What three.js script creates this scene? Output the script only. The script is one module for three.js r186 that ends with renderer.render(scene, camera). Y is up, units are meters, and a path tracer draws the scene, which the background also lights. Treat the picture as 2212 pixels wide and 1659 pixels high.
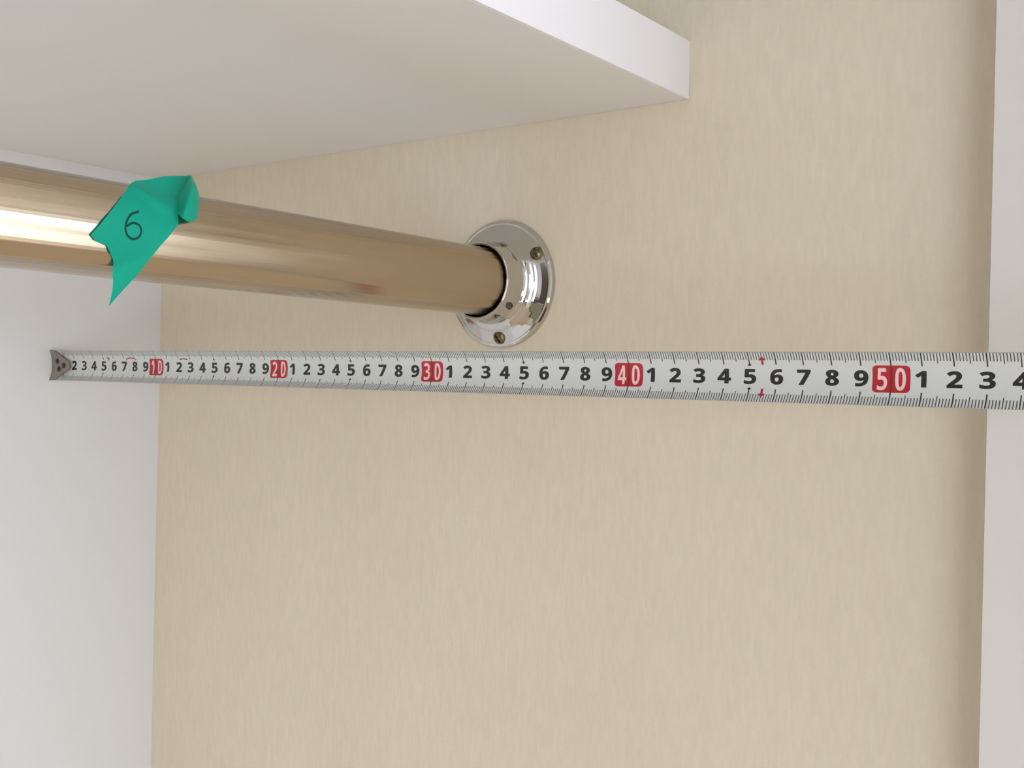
import * as THREE from 'three';
import { mergeGeometries, toCreasedNormals } from 'three/addons/utils/BufferGeometryUtils.js';
import { RoundedBoxGeometry } from 'three/addons/geometries/RoundedBoxGeometry.js';
import { RectAreaLightUniformsLib } from 'three/addons/lights/RectAreaLightUniformsLib.js';
import { Brush, Evaluator, SUBTRACTION } from 'three-bvh-csg';

// ------------------------------------------------------------------ camera, sky, exposure
// x: away from the closet's back wall, y: up (0 = floor), z: away from the papered side wall
const EYE = 1.65;
const scene = new THREE.Scene();
const camera = new THREE.PerspectiveCamera(38.4626, 2212 / 1659, 0.02, 200);
camera.position.set(0.61893, EYE + 0.00113, 0.43728);
camera.rotation.set(-0.00175, 0.64565, 0.02275, 'YXZ');
scene.background = new THREE.Color(0.885, 0.965, 1.12);         // overcast daylight outside the window
scene.backgroundIntensity = 3.6;
const renderer = new THREE.WebGLRenderer({ antialias: true });
renderer.toneMapping = THREE.LinearToneMapping;
renderer.toneMappingExposure = 0.95;
renderer.shadowMap.enabled = true;
// the rest of the daylight: one area light in each window opening, of the opening's size and the sky's colour
const VX0 = 1.75, VX1 = 3.6, VY0 = 0.05, VY1 = 2.1;            // window in the wall facing the papered side wall
const WZ0 = -2.9, WZ1 = 0.45, WY0 = 0.05, WY1 = 2.1;           // window opposite the closet
RectAreaLightUniformsLib.init();
for (const [w, h, at, to] of [[VX1 - VX0 - 0.1, VY1 - VY0 - 0.1, [(VX0 + VX1) / 2, (VY0 + VY1) / 2, 2.5], [0, 0, -1]], [WZ1 - WZ0 - 0.1, WY1 - WY0 - 0.1, [3.8, (WY0 + WY1) / 2, (WZ0 + WZ1) / 2], [-1, 0, 0]]]) {
  const l = new THREE.RectAreaLight(new THREE.Color(0.885, 0.965, 1.12), 2.95, w, h);
  l.name = 'window_daylight'; l.position.set(...at); l.lookAt(at[0] + to[0], at[1] + to[1], at[2] + to[2]); scene.add(l);
}

// ------------------------------------------------------------------ helpers
let seed = 7;
const rnd = () => { seed = (seed * 1664525 + 1013904223) >>> 0; return seed / 4294967296; };
function add(name, geometry, material, parent = scene) {
  const m = new THREE.Mesh(geometry, material);
  m.name = name; m.castShadow = true; m.receiveShadow = true;
  parent.add(m);
  return m;
}
function group(name, label, category, x = 0, y = 0, z = 0) {
  const g = new THREE.Group();
  g.name = name; g.position.set(x, y, z); g.userData = { label, category };
  scene.add(g);
  return g;
}
function struct(o, label, category) { o.userData = { kind: 'structure', label, category }; return o; }
// a box from corner to corner, uv in metres on every face
function bx(x0, y0, z0, x1, y1, z1) {
  const g = new THREE.BoxGeometry(x1 - x0, y1 - y0, z1 - z0);
  g.translate((x0 + x1) / 2, (y0 + y1) / 2, (z0 + z1) / 2);
  const p = g.attributes.position, n = g.attributes.normal, uv = g.attributes.uv;
  for (let i = 0; i < p.count; i++) {
    if (Math.abs(n.getX(i)) > 0.5) uv.setXY(i, p.getZ(i), p.getY(i));
    else if (Math.abs(n.getY(i)) > 0.5) uv.setXY(i, p.getX(i), p.getZ(i));
    else uv.setXY(i, p.getX(i), p.getY(i));
  }
  return g;
}
const join = (...a) => mergeGeometries(a);
// tileable value noise on an nx by ny lattice
function lattice(nx, ny) {
  const a = new Float32Array(nx * ny).map(() => rnd());
  return (u, v) => {
    const x = u * nx, y = v * ny, i = Math.floor(x), j = Math.floor(y), s = x - i, t = y - j;
    const f = s * s * (3 - 2 * s), h = t * t * (3 - 2 * t), at = (p, q) => a[((q % ny) + ny) % ny * nx + ((p % nx) + nx) % nx];
    return (at(i, j) * (1 - f) + at(i + 1, j) * f) * (1 - h) + (at(i, j + 1) * (1 - f) + at(i + 1, j + 1) * f) * h;
  };
}
function texture(w, h, fill, srgb, rx = 1, ry = 1) {
  const d = new Uint8Array(w * h * 4);
  for (let j = 0; j < h; j++) for (let i = 0; i < w; i++) {
    const c = fill((i + 0.5) / w, (j + 0.5) / h), k = (j * w + i) * 4;
    for (let q = 0; q < 3; q++) d[k + q] = Math.max(0, Math.min(255, c[q]));
    d[k + 3] = 255;
  }
  const t = new THREE.DataTexture(d, w, h);
  t.wrapS = t.wrapT = THREE.RepeatWrapping; t.magFilter = THREE.LinearFilter; t.minFilter = THREE.LinearMipmapLinearFilter; t.generateMipmaps = true;
  t.repeat.set(rx, ry);
  if (srgb) t.colorSpace = THREE.SRGBColorSpace;
  t.needsUpdate = true;
  return t;
}

// ------------------------------------------------------------------ materials
// wallpaper: fine upright streaks, about 1 mm by 4 mm, on a 0.4 m repeat
const n1 = lattice(330, 75), n2 = lattice(160, 46), n3 = lattice(420, 400), n4 = lattice(9, 7);
const streak = (u, v) => 0.45 * n1(u, v) + 0.35 * n2(u, v) + 0.2 * n3(u, v);
const paperBump = texture(1024, 1024, (u, v) => { const s = 255 * streak(u, v); return [s, s, s]; }, false, 2.5, 2.5);
const paperColour = texture(1024, 1024, (u, v) => {
  const s = (streak(u, v) - 0.5) * 9 + (n4(u, v) - 0.5) * 3;
  return [229 + s, 217 + s, 192 + s];
}, true, 2.5, 2.5);
const wallpaper = new THREE.MeshStandardMaterial({ map: paperColour, bumpMap: paperBump, bumpScale: 0.00022, roughness: 0.85 });
const w1 = lattice(260, 260), w2 = lattice(90, 90);
const plasterBump = texture(512, 512, (u, v) => { const s = 255 * (0.6 * w1(u, v) + 0.4 * w2(u, v)); return [s, s, s]; }, false, 2.5, 2.5);
const plaster = new THREE.MeshStandardMaterial({ color: 0xe5e4e3, bumpMap: plasterBump, bumpScale: 0.00012, roughness: 0.9 });
const whiteBoard = new THREE.MeshStandardMaterial({ color: 0xeceae7, roughness: 0.5 });
const whiteBand = new THREE.MeshStandardMaterial({ color: 0xf1eeef, roughness: 0.4 });
const whitePaint = new THREE.MeshStandardMaterial({ color: 0xe4dfd6, roughness: 0.5 });
const grain1 = lattice(6, 90), grain2 = lattice(12, 300);
const woodFloor = new THREE.MeshStandardMaterial({
  map: texture(512, 512, (u, v) => { const s = (grain1(u, v) - 0.5) * 26 + (grain2(u, v) - 0.5) * 22; return [204 + s, 184 + s * 0.9, 156 + s * 0.8]; }, true, 0.8, 0.8), roughness: 0.4,
});
const darkWood = new THREE.MeshStandardMaterial({ color: 0x4a3524, roughness: 0.45 });
const concrete = new THREE.MeshStandardMaterial({ color: 0xa9a7a2, roughness: 0.95 });
const aluminium = new THREE.MeshStandardMaterial({ color: 0x8d8a86, roughness: 0.4, metalness: 0.8 });
const glass = new THREE.MeshPhysicalMaterial({ color: 0xffffff, transmission: 1, thickness: 0, roughness: 0, ior: 1.5 });
const chrome = new THREE.MeshStandardMaterial({ color: new THREE.Color().setRGB(0.58, 0.565, 0.53), metalness: 1, roughness: 0.07 });
const brass = new THREE.MeshStandardMaterial({ color: new THREE.Color().setRGB(0.21, 0.17, 0.095), metalness: 1, roughness: 0.35 });
const darkSteel = new THREE.MeshStandardMaterial({ color: new THREE.Color().setRGB(0.12, 0.11, 0.1), metalness: 1, roughness: 0.4 });
const hookSteel = new THREE.MeshStandardMaterial({ color: new THREE.Color().setRGB(0.36, 0.33, 0.27), metalness: 1, roughness: 0.42 });
const rivetSteel = new THREE.MeshStandardMaterial({ color: new THREE.Color().setRGB(0.04, 0.03, 0.02), metalness: 0.2, roughness: 0.5 });

// ------------------------------------------------------------------ the setting: closet, then the room it opens to
const CEIL = 2.4;
struct(add('wall_back', bx(-0.1, 0, -0.1, 0, CEIL, 1.8), plaster), 'smooth white back wall of the closet', 'wall');
struct(add('wall_right', bx(0, 0, -0.1, 0.56, CEIL, 0), wallpaper), 'beige wallpapered closet side wall with fine upright streaks', 'wall');
struct(add('trim_1', join(bx(0.5183, 0, 0, 0.60, 2.26, 0.022), bx(0.60, 0, -0.07, 0.615, 2.28, 0.022)), whitePaint), 'white painted jamb at the closet opening', 'door frame');
struct(add('wall_left', bx(0, 0, 1.7, 0.6, CEIL, 1.8), wallpaper), 'beige wallpapered far side wall of the closet', 'wall');
struct(add('wall_front', join(bx(0.56, 0, -3.2, 0.6, CEIL, 0), bx(0.5, 0, 1.8, 0.6, CEIL, 2.5), bx(0.5, 2.28, 0, 0.6, CEIL, 1.7)), plaster), 'white room wall around the closet opening', 'wall');
struct(add('wall_side', bx(0.5, 0, -3.3, 3.9, CEIL, -3.2), plaster), 'white side wall of the room outside the closet', 'wall');
struct(add('wall_window', join(bx(0.5, 0, 2.5, VX0, CEIL, 2.6), bx(VX1, 0, 2.5, 3.9, CEIL, 2.6), bx(VX0, 0, 2.5, VX1, VY0, 2.6), bx(VX0, VY1, 2.5, VX1, CEIL, 2.6)), plaster), 'white room wall around the sliding glass window', 'wall');
struct(add('wall_opposite', join(bx(3.8, 0, -3.2, 3.9, CEIL, WZ0), bx(3.8, 0, WZ1, 3.9, CEIL, 2.5), bx(3.8, 0, WZ0, 3.9, WY0, WZ1), bx(3.8, WY1, WZ0, 3.9, CEIL, WZ1)), plaster), 'white room wall opposite the closet', 'wall');
struct(add('floor', bx(-0.1, -0.1, -3.3, 3.9, 0, 2.6), woodFloor), 'brown wooden floor of the room', 'floor');
struct(add('ceiling', bx(-0.1, CEIL, -3.3, 3.9, CEIL + 0.1, 2.6), plaster), 'white ceiling of the room', 'ceiling');
struct(add('ground', bx(-20, -0.35, -20, 40, -0.2, 40), concrete), 'grey concrete ground outside the windows', 'ground');
// a sliding window along local x, w by h, its foot in the origin, 0.08 deep
function slider(name, label, w, h, x, y, z, turn) {
  const o = new THREE.Group(); o.name = name; o.position.set(x, y, z); o.rotation.y = turn; scene.add(o);
  struct(o, label, 'window');
  const t = 0.05;
  add('window_frame', join(bx(0, 0, -0.04, w, t, 0.04), bx(0, h - t, -0.04, w, h, 0.04), bx(0, t, -0.04, t, h - t, 0.04), bx(w - t, t, -0.04, w, h - t, 0.04)), aluminium, o);
  for (const [a, b, d] of [[t, w / 2 + 0.03, -0.028], [w / 2 - 0.03, w - t, 0.003]]) {
    const y0 = t, y1 = h - t;
    const s = add('sash', join(bx(a, y0, d, b, y0 + 0.07, d + 0.025), bx(a, y1 - 0.05, d, b, y1, d + 0.025), bx(a, y0 + 0.07, d, a + 0.05, y1 - 0.05, d + 0.025), bx(b - 0.05, y0 + 0.07, d, b, y1 - 0.05, d + 0.025)), aluminium, o);
    const pane = new THREE.PlaneGeometry(b - a - 0.1, y1 - y0 - 0.12);
    pane.translate((a + b) / 2, (y0 + y1) / 2 + 0.01, d + 0.0125);
    add('pane', pane, glass, s);
  }
}
slider('window_1', 'sliding glass window with grey metal frame beside the dark door', VX1 - VX0, VY1 - VY0, VX0, VY0, 2.55, 0);
slider('window_2', 'tall sliding glass window opposite the closet', WZ1 - WZ0, WY1 - WY0, 3.85, WY0, WZ1, Math.PI / 2);
{
  const d = new THREE.Group(); d.name = 'door_1'; scene.add(d);
  struct(d, 'dark brown wooden room door', 'door');
  add('door_leaf', bx(0.8, 0, 2.465, 1.6, 2.0, 2.5), darkWood, d);
  add('door_frame', join(bx(0.74, 0, 2.47, 0.8, 2.06, 2.5), bx(1.6, 0, 2.47, 1.66, 2.06, 2.5), bx(0.8, 2.0, 2.47, 1.6, 2.06, 2.5)), whitePaint, d);
  const h = new THREE.CylinderGeometry(0.009, 0.009, 0.12, 16); h.rotateZ(Math.PI / 2); h.translate(1.5, 1.0, 2.42);
  const k = new THREE.CylinderGeometry(0.009, 0.009, 0.05, 16); k.rotateX(Math.PI / 2); k.translate(1.55, 1.0, 2.443);
  add('door_handle', join(h, k), aluminium, d);
}

// ------------------------------------------------------------------ shelf
const SHX = 0.38468, SHY = EYE + 0.12881, SHT = 0.02586;
{
  const s = group('closet_shelf', 'white board shelf above the metal rod, fixed to the beige wall', 'shelf', 0, SHY, 0);
  const body = new RoundedBoxGeometry(SHX - 0.0012, SHT, 1.7, 2, 0.0005); body.translate((SHX - 0.0012) / 2, SHT / 2, 0.85);
  add('board', body, whiteBoard, s);
  const band = new RoundedBoxGeometry(0.0012, SHT, 1.7, 2, 0.0005); band.translate(SHX - 0.0006, SHT / 2, 0.85);
  add('edge_band', band, whiteBand, s).userData.label = 'bright white front edge of the shelf';
}

// ------------------------------------------------------------------ rod and its wall flange
const RX = 0.28223, RY = EYE + 0.05, RR = 0.0165;
{
  const b1 = lattice(160, 3), b2 = lattice(60, 2), st = lattice(24, 60);
  const rodBump = texture(512, 64, (u, v) => { const s = 255 * (0.6 * b1(u, v) + 0.4 * b2(u, v)); return [s, s, s]; });
  const rodRough = texture(256, 512, (u, v) => { const s = 255 * (0.75 + 0.4 * (b1(u, v) - 0.5) + 0.25 * (st(u, v) - 0.5)); return [s, s, s]; });
  const rodMetal = new THREE.MeshPhysicalMaterial({ color: new THREE.Color().setRGB(0.51, 0.405, 0.285), metalness: 1, roughness: 0.28, anisotropy: 0.75, anisotropyRotation: Math.PI / 2, roughnessMap: rodRough, bumpMap: rodBump, bumpScale: 0.00003 });
  const tube = new THREE.LatheGeometry([[RR - 0.0012, 0.004], [RR, 0.004], [RR, 0.4], [RR, 1.2], [RR, 1.698], [RR - 0.0012, 1.698]].map(([a, b]) => new THREE.Vector2(a, b)), 96);
  tube.rotateX(Math.PI / 2);
  const rod = add('closet_rod', toCreasedNormals(tube, 0.6), rodMetal);
  rod.position.set(RX, RY, 0);
  rod.userData = { label: 'brownish metal closet rod running out of the chrome flange below the shelf', category: 'rod' };
}
const flange = group('rod_flange', 'round chrome wall flange screwed to the beige wall around the rod', 'flange', RX, RY, 0);
{
  const P = [[0.0166, 0.0003], [0.032, 0.0003], [0.0321, 0.0012], [0.0318, 0.0022], [0.0310, 0.0029], [0.0302, 0.0030], [0.0296, 0.0027], [0.0290, 0.0029], [0.0268, 0.0038], [0.0248, 0.0048], [0.0240, 0.0054],
    [0.0236, 0.0064], [0.0230, 0.0073], [0.0221, 0.0078], [0.0212, 0.0080], [0.0205, 0.0085], [0.0200, 0.0096], [0.0197, 0.0112], [0.0194, 0.0150], [0.0192, 0.0190], [0.0189, 0.0200], [0.0184, 0.0205], [0.0178, 0.0203], [0.0174, 0.0196], [0.0173, 0.0150], [0.0173, 0.0080]];
  const curve = P.map(([a, b]) => new THREE.Vector2(a, b));
  const body = new THREE.LatheGeometry(curve, 128); body.rotateX(Math.PI / 2);
  add('flange_body', toCreasedNormals(body, 0.75), chrome, flange);
  // cross-recess oval head screws, one standing every third of the way round
  const head = new THREE.LatheGeometry([[0, 0.0019], [0.0012, 0.0018], [0.0024, 0.0013], [0.0033, 0.0004], [0.0034, -0.0002], [0.0034, -0.001], [0, -0.001]].reverse().map(([a, b]) => new THREE.Vector2(a, b)), 40);
  head.rotateX(Math.PI / 2);
  const ev = new Evaluator(); ev.useGroups = false;
  let brush = new Brush(head);
  for (const turn of [0.5, 0.5 + Math.PI / 2]) {
    const c = new Brush(new THREE.BoxGeometry(0.0048, 0.0012, 0.0032)); c.position.z = 0.0018; c.rotation.z = turn; c.updateMatrixWorld();
    brush.updateMatrixWorld();
    brush = ev.evaluate(brush, c, SUBTRACTION);
  }
  const screwShape = brush.geometry;
  for (const deg of [31, -87, 152]) {
    const a = deg * Math.PI / 180, s = add('screw', screwShape, brass, flange);
    s.position.set(0.0270 * Math.cos(a), 0.0270 * Math.sin(a), 0.0037);
    s.rotation.set(-0.35 * Math.sin(a), 0.35 * Math.cos(a), 0);
    s.userData.label = 'dark brass cross-head screw';
  }
  const ss = new THREE.LatheGeometry([[0, 0.0002], [0.0007, 0.0003], [0.0008, 0.0012], [0.0017, 0.0012], [0.0018, -0.001]].map(([a, b]) => new THREE.Vector2(a, b)), 24);
  const m = add('set_screw', ss, darkSteel, flange);
  const a = -38 * Math.PI / 180;
  m.position.set(0.0194 * Math.cos(a), 0.0194 * Math.sin(a), 0.0145); m.rotation.z = a - Math.PI / 2;
}

// ------------------------------------------------------------------ tape measure
const TY = EYE + 0.00494, TZ = 0.0745, TW = 0.0173, SEG = 0.18, NSEG = 4;
{
  const g = group('tape_measure', 'white steel tape measure pulled out from the back wall below the rod', 'tape measure', 0, TY, TZ);
  const W = 2048, ROW = 256, cv = document.createElement('canvas'); cv.width = W; cv.height = ROW * NSEG;
  const c = cv.getContext('2d'), cm = W / (SEG * 100), Y = (f) => f * ROW;
  c.fillStyle = '#d9dbd6'; c.fillRect(0, 0, W, cv.height);
  for (let k = 0; k < NSEG; k++) {
    c.save(); c.beginPath(); c.rect(0, k * ROW, W, ROW); c.clip(); c.translate(-k * SEG * 100 * cm, k * ROW);
    const first = Math.floor(k * SEG * 100) - 2, last = first + SEG * 100 + 4;
    for (let mm = first * 10; mm <= last * 10; mm++) {
      if (mm < 10) continue;
      const x = mm / 10 * cm, whole = mm % 10 === 0, half = mm % 5 === 0, len = whole ? 0.268 : half ? 0.215 : 0.172, w = whole ? 0.042 * cm : 0.03 * cm;
      c.fillStyle = whole ? '#15140f' : '#3a3833';
      c.fillRect(x - w / 2, 0, w, Y(len)); c.fillRect(x - w / 2, Y(1 - len), w, Y(len));
    }
    for (let n = first; n <= last; n++) {
      if (n < 1) continue;
      const x = n * cm;
      c.textAlign = 'center'; c.textBaseline = 'alphabetic';
      if (n % 10 === 0) {
        c.fillStyle = '#b80f1d'; c.beginPath(); c.roundRect(x - 0.62 * cm, Y(0.26), 1.24 * cm, Y(0.48), 0.16 * cm); c.fill();
        c.fillStyle = '#7d0a12'; c.fillRect(x - 0.03 * cm, Y(0.26), 0.06 * cm, Y(0.48));
        c.fillStyle = '#f7d3cf';
        String(n).split('').forEach((ch, i) => {
          c.save(); c.translate(x + (i ? 0.3 : -0.3) * cm, Y(0.695)); c.scale(0.44 * cm / 62, Y(0.39) / 72); c.font = 'bold 100px sans-serif'; c.fillText(ch, 0, 0); c.restore();
        });
      } else {
        c.fillStyle = '#0c0b09'; c.save(); c.translate(x, Y(0.63)); c.scale(0.54 * cm / 57, Y(0.272) / 72); c.font = 'bold 100px sans-serif';
        c.fillText(String(n % 10), 0, 0); c.lineWidth = 3; c.strokeStyle = '#0c0b09'; c.strokeText(String(n % 10), 0, 0); c.restore();
        if (n % 5 === 0) for (const [a, b] of [[0.30, 0.245], [0.70, 0.755]]) {
          c.beginPath(); c.moveTo(x, Y(b)); c.lineTo(x - 0.08 * cm, Y((a + b) / 2)); c.lineTo(x, Y(a)); c.lineTo(x + 0.08 * cm, Y((a + b) / 2)); c.fill();
        }
      }
    }
    // red stud arrows at 45.5 cm and the small red print near the start
    c.fillStyle = '#a3122a'; c.strokeStyle = '#a3122a';
    for (const [tip, tail, s] of [[0.11, 0.27, 1], [0.89, 0.72, -1]]) {
      const x = 45.5 * cm;
      c.beginPath(); c.moveTo(x, Y(tip)); c.lineTo(x - 0.15 * cm, Y(tip + 0.07 * s)); c.lineTo(x + 0.15 * cm, Y(tip + 0.07 * s)); c.fill();
      c.fillRect(x - 0.04 * cm, Math.min(Y(tip), Y(tail)), 0.08 * cm, Math.abs(Y(tail) - Y(tip)));
    }
    c.lineWidth = 0.07 * cm;
    c.beginPath(); c.ellipse(7.7 * cm, Y(0.31), 0.45 * cm, Y(0.07), 0, Math.PI, 2 * Math.PI); c.stroke();
    c.beginPath(); c.moveTo(12.1 * cm, Y(0.27)); c.lineTo(12.45 * cm, Y(0.25)); c.lineTo(12.8 * cm, Y(0.27)); c.stroke();
    c.beginPath(); c.moveTo(5.35 * cm, Y(0.25)); c.lineTo(5.6 * cm, Y(0.25)); c.lineTo(5.5 * cm, Y(0.33)); c.stroke();
    c.restore();
  }
  const print = new THREE.CanvasTexture(cv); print.colorSpace = THREE.SRGBColorSpace; print.anisotropy = 8;
  const paint = new THREE.MeshPhysicalMaterial({ map: print, roughness: 0.42, clearcoat: 0.25, clearcoatRoughness: 0.3 });
  // dished ribbon: both edges stand towards the reader; front and back sheets 0.25 mm apart
  const pos = [], uv = [], idx = [], NV = 14, HALF = 0.7, SAG = 0.0032, RAD = TW / 2 / Math.sin(HALF);
  const at = (x, f, off) => { const a = (0.5 - f) * 2 * HALF, flat = Math.min(1, 0.55 + x / 0.06), r = RAD - off; return [x, r * Math.sin(a), (RAD - r * Math.cos(a) - SAG * 0.5) * flat]; };
  for (let k = 0; k < NSEG; k++) for (const side of [0, 1]) {
    const base = pos.length / 3, NU = 12;
    for (let i = 0; i <= NU; i++) for (let j = 0; j <= NV; j++) {
      const f = j / NV; pos.push(...at(0.0006 + (k + i / NU) * SEG, f, side ? -0.00025 : 0));
      if (side) uv.push(0.5 / SEG / 100, 1 - (0.5) / NSEG); else uv.push((i / NU) * (1 - 1 / W) + 0.5 / W, 1 - (k + 0.006 + f * 0.988) / NSEG);
    }
    for (let i = 0; i < NU; i++) for (let j = 0; j < NV; j++) {
      const a = base + i * (NV + 1) + j, b = a + NV + 1;
      if (side) idx.push(a, b, a + 1, b, b + 1, a + 1); else idx.push(a, a + 1, b, b, a + 1, b + 1);
    }
  }
  const blade = new THREE.BufferGeometry();
  blade.setAttribute('position', new THREE.Float32BufferAttribute(pos, 3)); blade.setAttribute('uv', new THREE.Float32BufferAttribute(uv, 2)); blade.setIndex(idx); blade.computeVertexNormals();
  add('blade', blade, paint, g).userData.label = 'white blade with black numbers and red tens';
  // end hook: a pointed tail riveted to the blade and a lip turned against the back wall
  const H = TW / 2 + 0.0004, bend = (y) => y * y / (2 * RAD) * 0.6;
  const reach = (y) => { const q = Math.abs(y) / H; return q > 0.32 ? 0.003 + (1 - q) / 0.68 * 0.0135 : 0.0165 + 0.0022 * Math.sqrt(1 - (q / 0.32) ** 2); };
  const hp = [], hi = [], NY = 32, NX = 6;
  for (const z of [0.0009, 0.0002]) for (let j = 0; j <= NY; j++) for (let i = 0; i <= NX; i++) { const y = (j / NY * 2 - 1) * H; hp.push(reach(y) * i / NX, y, z + bend(y)); }
  const B = (NY + 1) * (NX + 1), K = (j, i) => j * (NX + 1) + i, quad = (a, b, c, d) => hi.push(a, b, c, a, c, d);
  for (let j = 0; j < NY; j++) {
    for (let i = 0; i < NX; i++) { quad(K(j, i), K(j, i + 1), K(j + 1, i + 1), K(j + 1, i)); quad(B + K(j, i), B + K(j + 1, i), B + K(j + 1, i + 1), B + K(j, i + 1)); }
    quad(K(j, NX), B + K(j, NX), B + K(j + 1, NX), K(j + 1, NX)); quad(K(j, 0), K(j + 1, 0), B + K(j + 1, 0), B + K(j, 0));
  }
  for (let i = 0; i < NX; i++) { quad(K(0, i), B + K(0, i), B + K(0, i + 1), K(0, i + 1)); quad(K(NY, i), K(NY, i + 1), B + K(NY, i + 1), B + K(NY, i)); }
  let tail = new THREE.BufferGeometry();
  tail.setAttribute('position', new THREE.Float32BufferAttribute(hp, 3)); tail.setAttribute('uv', new THREE.Float32BufferAttribute(new Float32Array(hp.length / 3 * 2), 2)); tail.setIndex(hi); tail.computeVertexNormals();
  tail = toCreasedNormals(tail, 0.6);
  const lip = new RoundedBoxGeometry(0.0009, TW + 0.0006, 0.0115, 2, 0.0003); lip.translate(0.0006, 0, -0.0048);
  const tf = tail.index ? tail.toNonIndexed() : tail, lf = lip.index ? lip.toNonIndexed() : lip;
  const hook = add('end_hook', mergeGeometries([tf, lf]), hookSteel, g);
  for (const [x, y] of [[0.0062, 0.0026], [0.0078, -0.0022], [0.0128, 0.0]]) {
    const rv = new THREE.SphereGeometry(0.0017, 20, 10, 0, Math.PI * 2, 0, Math.PI / 2); rv.rotateX(Math.PI / 2); rv.scale(1, 1, 0.55); rv.translate(x, y, 0.0008 + bend(y));
    add('rivet', rv, rivetSteel, hook);
  }
  const cs = new RoundedBoxGeometry(0.065, 0.062, 0.03, 4, 0.012); cs.translate(NSEG * SEG + 0.032, 0.018, 0);
  add('case', cs, new THREE.MeshStandardMaterial({ color: 0x2a2b2d, roughness: 0.5 }), g);
}

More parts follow.
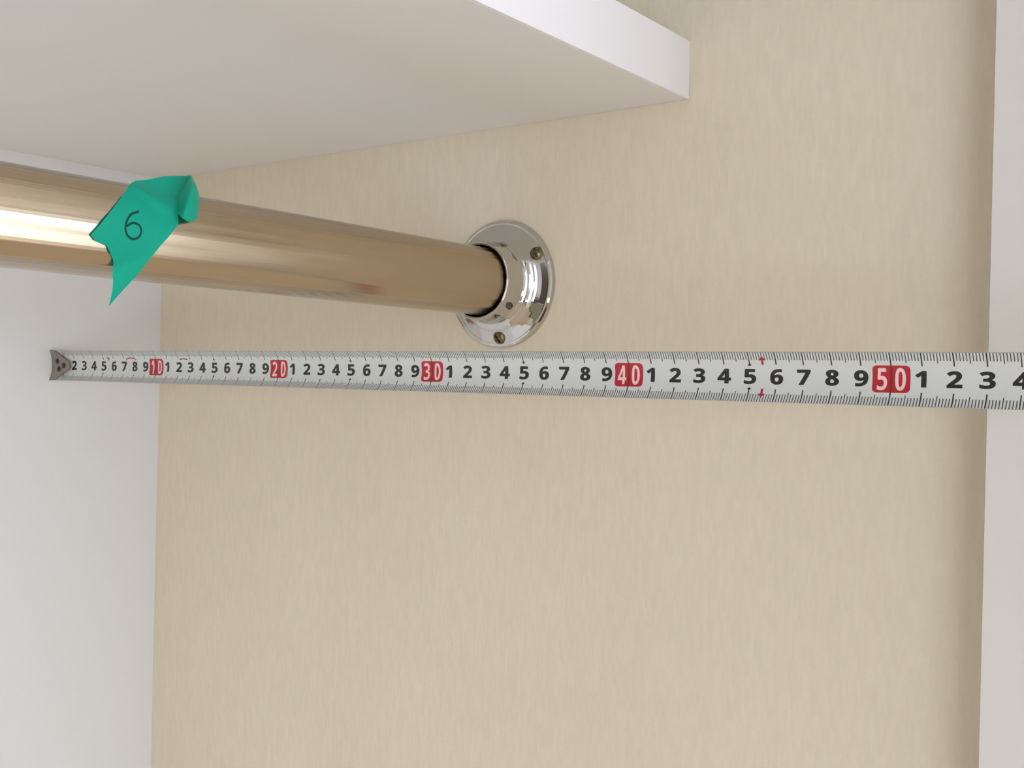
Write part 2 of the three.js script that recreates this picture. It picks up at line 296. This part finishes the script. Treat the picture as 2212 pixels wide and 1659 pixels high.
// ------------------------------------------------------------------ green adhesive tape flag stuck on the rod
{
  const g = group('adhesive_tape', 'torn strip of green adhesive tape numbered 6, stuck on the rod', 'tape', RX, RY, 0);
  const r = RR + 0.0003, T1 = 40 * Math.PI / 180, T0 = -28 * Math.PI / 180;
  // z along the rod, v the way round it from its front (metres): on the metal between T0 and T1, straight off it past them
  const sheet = (z, v, off = 0) => {
    const q = r + off;
    if (v > T1 * r) { const L = v - T1 * r; return [q * Math.cos(T1) - L * Math.sin(T1), q * Math.sin(T1) + L * Math.cos(T1), z]; }
    if (v < T0 * r) { const L = T0 * r - v; return [q * Math.cos(T0) + L * Math.sin(T0), q * Math.sin(T0) - L * Math.cos(T0), z]; }
    return [q * Math.cos(v / r), q * Math.sin(v / r), z];
  };
  const left = [[215.98, 19.62], [219.43, 16.74], [228.2, 6.86], [233.9, 0.39], [237.86, -4.83], [235.91, -6.54], [231.15, -7.82], [226.63, -13.46], [225.22, -19.41], [223.35, -29.08]];
  const right = [[189.82, 28.04], [195.52, 21.05], [201.82, 13.44], [204.42, 7.29], [205.1, 2.52], [211.57, -4.97], [215.6, -12.61], [218.17, -18.36], [220.79, -23.91], [223.21, -29.15]];
  const Z0 = 185, Z1 = 241, V0 = -31, V1 = 30, CW = 1024;
  const cv = document.createElement('canvas'); cv.width = cv.height = CW;
  const c = cv.getContext('2d');
  c.fillStyle = '#04b092'; c.fillRect(0, 0, CW, CW);
  for (let i = 0; i < 900; i++) { c.fillStyle = i % 2 ? 'rgba(30,180,150,0.10)' : 'rgba(4,130,104,0.10)'; c.fillRect(rnd() * CW, rnd() * CW, 4 + rnd() * 60, 2 + rnd() * 3); }
  const X = (z) => (z - Z0) / (Z1 - Z0) * CW, Yv = (v) => (V1 - v) / (V1 - V0) * CW;
  const six = [[220.75, 4.83], [223.72, 3.39], [225.33, 0.88], [225.68, -1.41], [224.62, -3.54], [222.26, -4.4], [220.23, -3.33], [219.73, -1.32], [220.73, 0.34], [222.95, 0.8], [225.13, -0.38]].map(([z, v]) => new THREE.Vector3(X(z), Yv(v), 0));
  c.strokeStyle = '#0a4a3f'; c.lineWidth = 13; c.lineCap = 'round'; c.lineJoin = 'round'; c.beginPath();
  new THREE.CatmullRomCurve3(six).getPoints(80).forEach((p, i) => (i ? c.lineTo(p.x, p.y) : c.moveTo(p.x, p.y))); c.stroke();
  const ink = new THREE.CanvasTexture(cv); ink.colorSpace = THREE.SRGBColorSpace; ink.wrapS = ink.wrapT = THREE.ClampToEdgeWrapping;
  const film = new THREE.MeshPhysicalMaterial({ map: ink, roughness: 0.75, transmission: 0.25, specularIntensity: 0.5, thickness: 0, side: THREE.DoubleSide });
  const wave = lattice(7, 7);
  const pos = [], uv = [], idx = [], NR = 90, NC = 20;
  const edge = (e, s) => { const f = s * (e.length - 1), i = Math.min(e.length - 2, Math.floor(f)), t = f - i; return [e[i][0] + (e[i + 1][0] - e[i][0]) * t, e[i][1] + (e[i + 1][1] - e[i][1]) * t]; };
  for (let i = 0; i <= NR; i++) for (let j = 0; j <= NC; j++) {
    const a = edge(left, i / NR), b = edge(right, i / NR), t = j / NC, z = a[0] + (b[0] - a[0]) * t, v = a[1] + (b[1] - a[1]) * t;
    const lift = 0.0007 * wave((z - Z0) / 60, (v - V0) / 60) + (v < -8 ? 0.0006 * Math.sin((z + v) * 0.35) * Math.min(1, (-8 - v) / 6) : 0) + (v > 12 ? 0.0004 * Math.sin((z - v) * 0.22) * Math.min(1, (v - 12) / 6) : 0);
    const crease = 0.0011 * Math.max(0, 1 - Math.abs((v - 15) - (z - 219) * 0.8) / 4) * Math.min(1, Math.max(0, (v - 5) / 4)) * Math.min(1, Math.max(0, (18 - v) / 4));   // wrinkle running up to the fold
    pos.push(...sheet(z / 1000, v / 1000, 0.0001 + lift + crease)); uv.push((z - Z0) / (Z1 - Z0), 1 - (V1 - v) / (V1 - V0));
  }
  for (let i = 0; i < NR; i++) for (let j = 0; j < NC; j++) { const a = i * (NC + 1) + j, b = a + NC + 1; idx.push(a, b, a + 1, b, b + 1, a + 1); }
  const strip = new THREE.BufferGeometry();
  strip.setAttribute('position', new THREE.Float32BufferAttribute(pos, 3)); strip.setAttribute('uv', new THREE.Float32BufferAttribute(uv, 2)); strip.setIndex(idx); strip.computeVertexNormals();
  add('strip', strip, film, g).userData.label = 'green strip with a handwritten 6';
  // the end folded back over the rod as a loose loop
  const F = [[[2.38, 23.29, 189.82], [6.87, 17.94, 195.52], [11.77, 12.11, 201.82], [15.43, 6.63, 204.55]], [[8.47, 21.92, 194.07], [16.45, 16.07, 199.91], [19.04, 11.02, 202.92], [20.56, 4.28, 206.05]],
    [[4.81, 22.38, 190.76], [15.08, 16.02, 196.63], [18.13, 10.59, 199.4], [19.67, 3.59, 202.39]], [[4.76, 22.23, 190.64], [10.75, 15.66, 192.31], [14.77, 11.14, 195.03], [16.93, 5.14, 197.66]]];
  const cols = F.map((k) => new THREE.CatmullRomCurve3(k.map((p) => new THREE.Vector3(...p).multiplyScalar(0.001))));
  const fp = [], fu = [], fi = [], N = 20;
  for (let i = 0; i <= N; i++) {
    const across = new THREE.CatmullRomCurve3(cols.map((k) => k.getPoint(i / N)));
    for (let j = 0; j <= N; j++) { const q = across.getPoint(j / N); fp.push(q.x, q.y, q.z); fu.push(0.02 + 0.2 * j / N, 0.1 + 0.3 * i / N); }
  }
  for (let i = 0; i < N; i++) for (let j = 0; j < N; j++) { const a = i * (N + 1) + j, b = a + N + 1; fi.push(a, b, a + 1, b, b + 1, a + 1); }
  const fold = new THREE.BufferGeometry();
  fold.setAttribute('position', new THREE.Float32BufferAttribute(fp, 3)); fold.setAttribute('uv', new THREE.Float32BufferAttribute(fu, 2)); fold.setIndex(fi); fold.computeVertexNormals();
  add('folded_end', fold, film, g).userData.label = 'folded back end of the green tape';
}

renderer.render(scene, camera);
